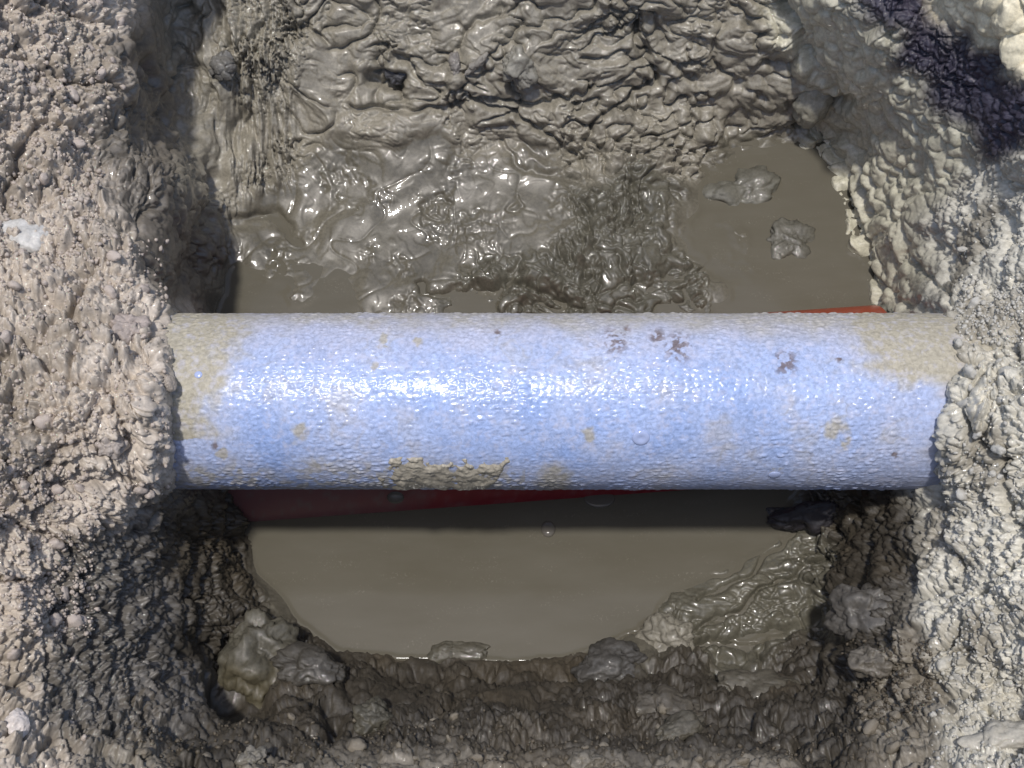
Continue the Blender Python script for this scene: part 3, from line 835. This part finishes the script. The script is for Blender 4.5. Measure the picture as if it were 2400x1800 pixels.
# name, px, py, width px, height px, depth factor, turn, kind, colour, label, category, sink
CLODS = [
    ('clay_lump', 608, 1540, 165, 215, .8, 4, 'lump', (.078, .072, .055), 'large smooth grey clay lump with yellow stained base in the dark front corner', 'clay lump', .45, (.075, .063, .035)),
    ('clay_clod', 1745, 452, 190, 105, .55, 6, 'lump', (.105, .1, .08), 'wedge shaped wet clod sticking out of the puddle by the back wall', 'clod', .75, None),
    ('clay_clod', 1848, 572, 125, 105, .5, -20, 'lump', (.09, .085, .068), 'ragged crumbly clod in the puddle near the right shore', 'clod', .72, None),
    ('pebble', 62, 548, 125, 85, .6, -18, 'smooth', (.47, .46, .44), 'shiny whitish pebble lying on the crumbly left bank', 'pebble', .25, None),
    ('stone', 527, 155, 58, 66, .8, 10, 'angular', (.13, .125, .115), 'round glistening grey stone pressed into the back wall near the left corner', 'stone', .1, None),
    ('clay_fragment', 1112, 152, 66, 20, .8, 42, 'lump', (.2, .185, .16), 'short slanting stick-like clay fragment on the back wall', 'clay fragment', .1, None),
    ('clay_fragment', 1064, 152, 24, 62, .8, 4, 'lump', (.17, .155, .14), 'upright dark clay fragment beside the slanting one on the back wall', 'clay fragment', .1, None),
    ('stone', 925, 178, 62, 40, .7, 12, 'lump', (.06, .06, .065), 'small blackish stone lodged in a hole of the back wall', 'stone', .3, None),
    ('clay_lump', 1562, 1490, 130, 110, .7, 12, 'lump', (.19, .175, .14), 'wet rounded grey lump at the front shore of the puddle', 'clay lump', .3, None),
    ('clay_clod', 2030, 1440, 140, 130, .7, 10, 'lump', (.085, .078, .068), 'rough grey clod jutting from the right bank below the pipe', 'clod', .5, None),
    ('clay_clod', 2065, 1545, 90, 80, .7, -10, 'lump', (.10, .088, .07), 'small tan clod tucked under the rough grey one on the right bank', 'clod', .5, None),
    ('clay_lump', 2395, 95, 80, 120, .7, 0, 'smooth', (.66, .6, .44), 'cream coloured lump at the end of the dark clay seam', 'clay lump', .2, None),
    ('clay_lump', 1905, 235, 85, 120, .7, -18, 'smooth', (.27, .255, .2), 'glossy hanging clay lump above the dark hollow between back wall and right bank', 'clay lump', .15, None),
    ('clay_clod', 1210, 155, 70, 95, .7, 10, 'lump', (.2, .19, .16), 'knobbly pitted clod standing out of the middle of the back wall', 'clod', .2, None),
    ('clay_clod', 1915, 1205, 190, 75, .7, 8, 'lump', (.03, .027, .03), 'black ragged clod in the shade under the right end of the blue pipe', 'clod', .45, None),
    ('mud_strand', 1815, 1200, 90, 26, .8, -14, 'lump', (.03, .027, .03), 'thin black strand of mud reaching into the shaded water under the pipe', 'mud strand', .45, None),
    ('clay_lump', 1425, 1555, 170, 110, .6, 8, 'lump', (.06, .056, .05), 'dark grey lump rising at the front shore left of the wet rounded one', 'clay lump', .5, None),
    ('clay_lump', 720, 1590, 170, 90, .6, -6, 'lump', (.055, .05, .042), 'dark smeared lump on the front bank beside the large yellow stained one', 'clay lump', .5, None),
    ('clay_lump', 1790, 1600, 200, 80, .6, -4, 'lump', (.085, .076, .058), 'long olive grey lump on the front bank below the wet mud shelf', 'clay lump', .5, None),
    ('clay_lump', 1560, 1640, 180, 90, .6, 0, 'lump', (.08, .07, .055), 'broad brown lump on the front bank next to the long olive one', 'clay lump', .5, None),
    ('clay_lump', 1050, 1524, 165, 60, .6, -1, 'lump', (.075, .068, .05), 'flat wet slab of clay at the front edge of the water', 'clay lump', .6, None),
    ('pebble', 30, 1715, 52, 70, .7, 14, 'smooth', (.55, .5, .47), 'pale smooth pebble low on the left bank', 'pebble', .2, None),
    ('clay_lump', 375, 905, 34, 42, .8, 20, 'smooth', (.3, .26, .22), 'small smooth lump touching the left end of the blue pipe', 'clay lump', .1, None),
    ('clay_lump', 300, 765, 95, 75, .75, 20, 'lump', (.33, .28, .25), 'pinkish faceted clod on the left bank beside the top edge of the pipe', 'clay lump', .25, None),
    ('clay_lump', 265, 1045, 60, 62, .75, 5, 'lump', (.33, .29, .26), "dull clay wedge on the left bank level with the pipe's lower half", 'clay lump', .2, None),
    ('clay_lump', 1580, 1720, 135, 60, .7, 30, 'lump', (.075, .067, .05), 'slanting wet lump on the dark front bank', 'clay lump', .25, None),
    ('clay_clod', 1370, 1795, 80, 55, .8, 4, 'lump', (.14, .125, .10), 'pale crumbly clod on the front rim', 'clod', .2, None),
    ('clay_clod', 588, 1790, 60, 50, .8, 20, 'lump', (.15, .138, .115), 'grey crumbly clod on the front rim near the left corner', 'clod', .2, None),
    ('clay_lump', 870, 1690, 90, 90, .7, 0, 'lump', (.07, .064, .048), 'greenish wet lump on the front bank beside the dark hole', 'clay lump', .25, None),
    ('clay_clod', 2340, 1740, 180, 90, .6, 10, 'lump', (.33, .31, .265), 'big whitish clod on the right bank close to the front rim', 'clod', .3, None),
]
k = 0
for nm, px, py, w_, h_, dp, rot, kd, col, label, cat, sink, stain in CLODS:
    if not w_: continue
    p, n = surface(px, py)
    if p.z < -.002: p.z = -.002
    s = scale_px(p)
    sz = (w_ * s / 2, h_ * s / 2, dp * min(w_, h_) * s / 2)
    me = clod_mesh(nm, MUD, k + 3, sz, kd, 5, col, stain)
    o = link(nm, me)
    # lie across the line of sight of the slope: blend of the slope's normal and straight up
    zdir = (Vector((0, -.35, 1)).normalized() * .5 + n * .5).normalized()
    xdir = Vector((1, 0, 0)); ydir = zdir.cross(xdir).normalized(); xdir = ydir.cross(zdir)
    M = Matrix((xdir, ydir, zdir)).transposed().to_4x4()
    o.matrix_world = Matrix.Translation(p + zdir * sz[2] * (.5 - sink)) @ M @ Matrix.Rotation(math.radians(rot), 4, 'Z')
    tag(o, label, cat)
    k += 1

# flaking crust of mud on the pipe
def on_pipe(px, py, lift=0.0):
    a = np.arcsin(np.clip((940 - np.asarray(py, float)) / 207.0, -.995, .995)) - math.radians(24.1)
    y = (PR + lift) * np.sin(a); z = PZ + (PR + lift) * np.cos(a)
    fw = (y - CAM[1]) * ST - (z - CAM[2]) * CT
    return np.stack([(np.asarray(px, float) - 1200) / FPX * fw, y, z], -1)


gx_, gy_ = np.meshgrid(np.arange(880, 1200, 2.5), np.arange(1062, 1142, 1.6))
p2 = np.stack([gx_.ravel() / 30, gy_.ravel() / 22, np.zeros(gx_.size)], 1)
top = 1112 - 44 * smooth(880, 930, gx_) + 12 * smooth(985, 1010, gx_) - 8 * smooth(1150, 1185, gx_)
nz = fbm(p2, 3).reshape(gx_.shape)
msk = smooth(-6, 10, gy_ - top + nz * 30) * smooth(1192, 1172, gx_ + (gy_ - 1095) * .8 + nz * 20) * smooth(870, 930, gx_ + nz * 30)
lift = (.0017 + (fbm(np.stack([gx_.ravel() / 26, gy_.ravel() / 9, np.ones(gx_.size) * 3.3], 1), 3).reshape(gx_.shape) * .0010 + np.round(nz * 4) * .0004)) * msk - .0008
cv = on_pipe(gx_, gy_, lift).reshape(-1, 3)
ci = np.arange(gx_.size).reshape(gx_.shape)
cq = np.stack([ci[:-1, :-1], ci[1:, :-1], ci[1:, 1:], ci[:-1, 1:]], -1).reshape(-1, 4)
cq = cq[(msk.ravel()[cq] > .12).all(1)]
u, inv = np.unique(cq, return_inverse=True)
cc = np.tile([[.33, .30, .24]], (len(u), 1)) * (1 + .3 * nz.ravel()[u][:, None])
tag(link('mud_crust', mesh_from('mud_crust', cv[u], inv.reshape(-1, 4), MUD, cc, np.full(len(u), .35))),
    'flaking beige mud crust on the lower side of the blue pipe', 'mud crust')

# bubbles and drips
mb, nt, b = new_mat('wet_bubble')
b.inputs['Base Color'].default_value = (.11, .10, .085, 1); b.inputs['Roughness'].default_value = .03; b.inputs['IOR'].default_value = 1.33
mb2, nt, b = new_mat('blister')
b.inputs['Base Color'].default_value = (.34, .40, .60, 1); b.inputs['Roughness'].default_value = .1


def dome(name, pos, nrm, rx, ry, rz, mat, label, cat, ring=False, turn=0, group=None):
    v, f = ICO[3]
    v = v * np.array([rx, ry, rz])
    if ring:      # a blister with a sunken top
        d = np.hypot(v[:, 0] / rx, v[:, 1] / ry); v[:, 2] -= rz * .8 * np.exp(-(d / .45) ** 2) * (v[:, 2] > 0)
    o = link(name, mesh_from(name, v, f, mat))
    q = Vector(nrm).to_track_quat('Z', 'Y')
    o.matrix_world = Matrix.Translation(Vector(pos)) @ q.to_matrix().to_4x4() @ Matrix.Rotation(turn, 4, 'Z')
    return tag(o, label, cat, group)


up = (0, 0, 1)
dome('bubble', at(1285, 1240, 0.0), up, 0.0052, .0062, .0022, mb, 'small round bubble on the water at the edge of the pipe shadow', 'bubble')
dome('bubble', at(1405, 1168, 0.0), up, .0115, .0075, .0018, mb, 'wide flat bubble on the shaded water close under the blue pipe', 'bubble')
dome('bubble', at(927, 1166, .035), (0, -.6, .8), .006, .0045, .0024, mb, 'dark bubble clinging to the front of the red pipe', 'bubble')


def pipe_spot(px, py):
    p = on_pipe(px, py); n = Vector((0, p[1], p[2] - PZ)).normalized()
    return Vector(p), n


for px, py, r, lab_ in ((1502, 1020, .0048, 'ring shaped blister on the blue pipe right of the middle'),
                        (465, 882, .0022, 'small bubble in the beige film at the left end of the blue pipe'),
                        (1815, 1105, .0035, 'pale blister low on the blue pipe towards its right end')):
    p, n = pipe_spot(px, py)
    dome('blister', p, n, r * 1.1, r, r * .32, mb2, lab_, 'blister', ring=r > .004)

# ------------------------------------------------------------------ loose crumbs
def crumb_set(name, cat, group, label, polys, n, smin, smax, flat, wet, seed):
    rs = np.random.RandomState(seed)
    mat = mud_material(name + '_soil', flat, wet, .3)
    protos = [clod_mesh(name, mat, 40 + seed * 7 + i, (1, .75, .6), 'angular' if i % 2 else 'crumb', 3) for i in range(5)]
    done = 0
    while done < n:
        x0, y0, x1, y1, place = polys[rs.randint(len(polys))]
        px, py = rs.uniform(x0, x1), rs.uniform(y0, y1)
        p, nn = surface(px, py)
        if p.z < .02: continue
        s = scale_px(p) * (smin + (smax - smin) * rs.rand() ** 2.2) / 2
        o = link(name, protos[rs.randint(5)])
        o.location = p + nn * s * .15
        o.rotation_euler = rs.uniform(0, 6.28, 3)
        o.scale = (s * rs.uniform(.8, 1.2), s * rs.uniform(.8, 1.2), s)
        tag(o, label + ' ' + place, cat, group)
        done += 1


crumb_set('soil_crumb', 'soil crumb', 'soil crumbs on the left bank', 'pinkish tan soil crumb',
          [(0, 0, 280, 250, 'high in the upper corner of the left bank'), (0, 250, 280, 500, 'on the left bank above the shiny white pebble'),
           (0, 600, 340, 735, 'on the left bank just below the shiny white pebble'), (0, 735, 350, 940, "on the left bank beside the blue pipe's upper half"),
           (0, 940, 350, 1150, "on the left bank beside the blue pipe's lower half"), (0, 1150, 220, 1450, 'on the left bank below the blue pipe'),
           (0, 1450, 200, 1780, 'in the lower corner of the left bank')], 60, 20, 50, (.43, .37, .325), .45, 1)
crumb_set('soil_crumb', 'soil crumb', 'soil crumbs on the right bank', 'greyish white soil crumb',
          [(2260, 480, 2395, 735, 'on the right bank above the blue pipe'), (2250, 735, 2395, 940, "on the right bank beside the blue pipe's upper half"),
           (2220, 940, 2395, 1145, "on the right bank beside the blue pipe's lower half"), (2210, 1145, 2395, 1450, 'on the right bank below the blue pipe'),
           (2200, 1450, 2395, 1790, 'in the lower corner of the right bank')], 40, 18, 42, (.44, .425, .385), .5, 2)
crumb_set('soil_crumb', 'soil crumb', 'soil crumbs along the front rim', 'brown grey soil crumb',
          [(250, 1750, 800, 1798, 'along the left third of the front rim'), (800, 1750, 1400, 1798, 'along the middle of the front rim'), (1400, 1750, 2000, 1798, 'along the right third of the front rim'),
           (400, 1650, 1950, 1735, 'on the dark face under the front rim'), (2010, 1600, 2150, 1790, 'where the front rim meets the right bank')], 50, 16, 42, (.17, .148, .115), .4, 3)


def crumb_stuff(name, label, polys, n, smin, smax, flat, wet, seed):
    rs = np.random.RandomState(seed)
    v0, f0 = ICO[1]
    px = []; py = []
    for _ in range(n):
        x0, y0, x1, y1 = polys[rs.randint(len(polys))]
        px.append(rs.uniform(x0, x1)); py.append(rs.uniform(y0, y1))
    i = np.clip(np.searchsorted(AX, px), 1, NX - 2); j = np.clip(np.searchsorted(AY, py), 1, NY - 2)
    p = PG[j, i]; nn = N0[j, i]
    keep = p[:, 2] > .025
    p = p[keep]; nn = nn[keep]; m = len(p)
    d = p - CAM; s = (d[:, 1] * ST - d[:, 2] * CT) / FPX * (smin + (smax - smin) * rs.rand(m) ** 2.5) / 2
    ax = rs.normal(size=(m, 3, 3)); qx, _ = np.linalg.qr(ax)
    jit = 1 + rs.uniform(-.3, .3, (m, len(v0), 1))
    loc = v0[None] * jit * rs.uniform(.6, 1.25, (m, 1, 3)) * s[:, None, None]
    V = np.einsum('mij,mkj->mki', qx, loc) + (p + nn * s[:, None] * .2)[:, None]
    Fc = f0[None] + (np.arange(m) * len(v0))[:, None, None]
    mat = mud_material(name + '_grit', flat, wet, .2)
    o = link(name, mesh_from(name, V.reshape(-1, 3), Fc.reshape(-1, 3), mat))
    tag(o, label, 'soil grit', kind='stuff')


crumb_stuff('soil_grit', 'fine pinkish grit covering the left bank', [(-30, -30, 240, 620), (-30, 560, 385, 1150), (-30, 1100, 210, 1500)], 3800, 5, 15, (.40, .345, .30), .35, 5)
crumb_stuff('soil_grit', 'fine pale grit covering the right bank', [(2230, 450, 2430, 1830), (2180, 1100, 2430, 1830), (2240, 650, 2430, 800)], 2600, 5, 13, (.42, .405, .365), .5, 6)
crumb_stuff('soil_grit', 'fine brown grit on the front bank', [(300, 1700, 2050, 1830), (2000, 1500, 2180, 1700)], 1500, 5, 14, (.085, .07, .05), .4, 7)
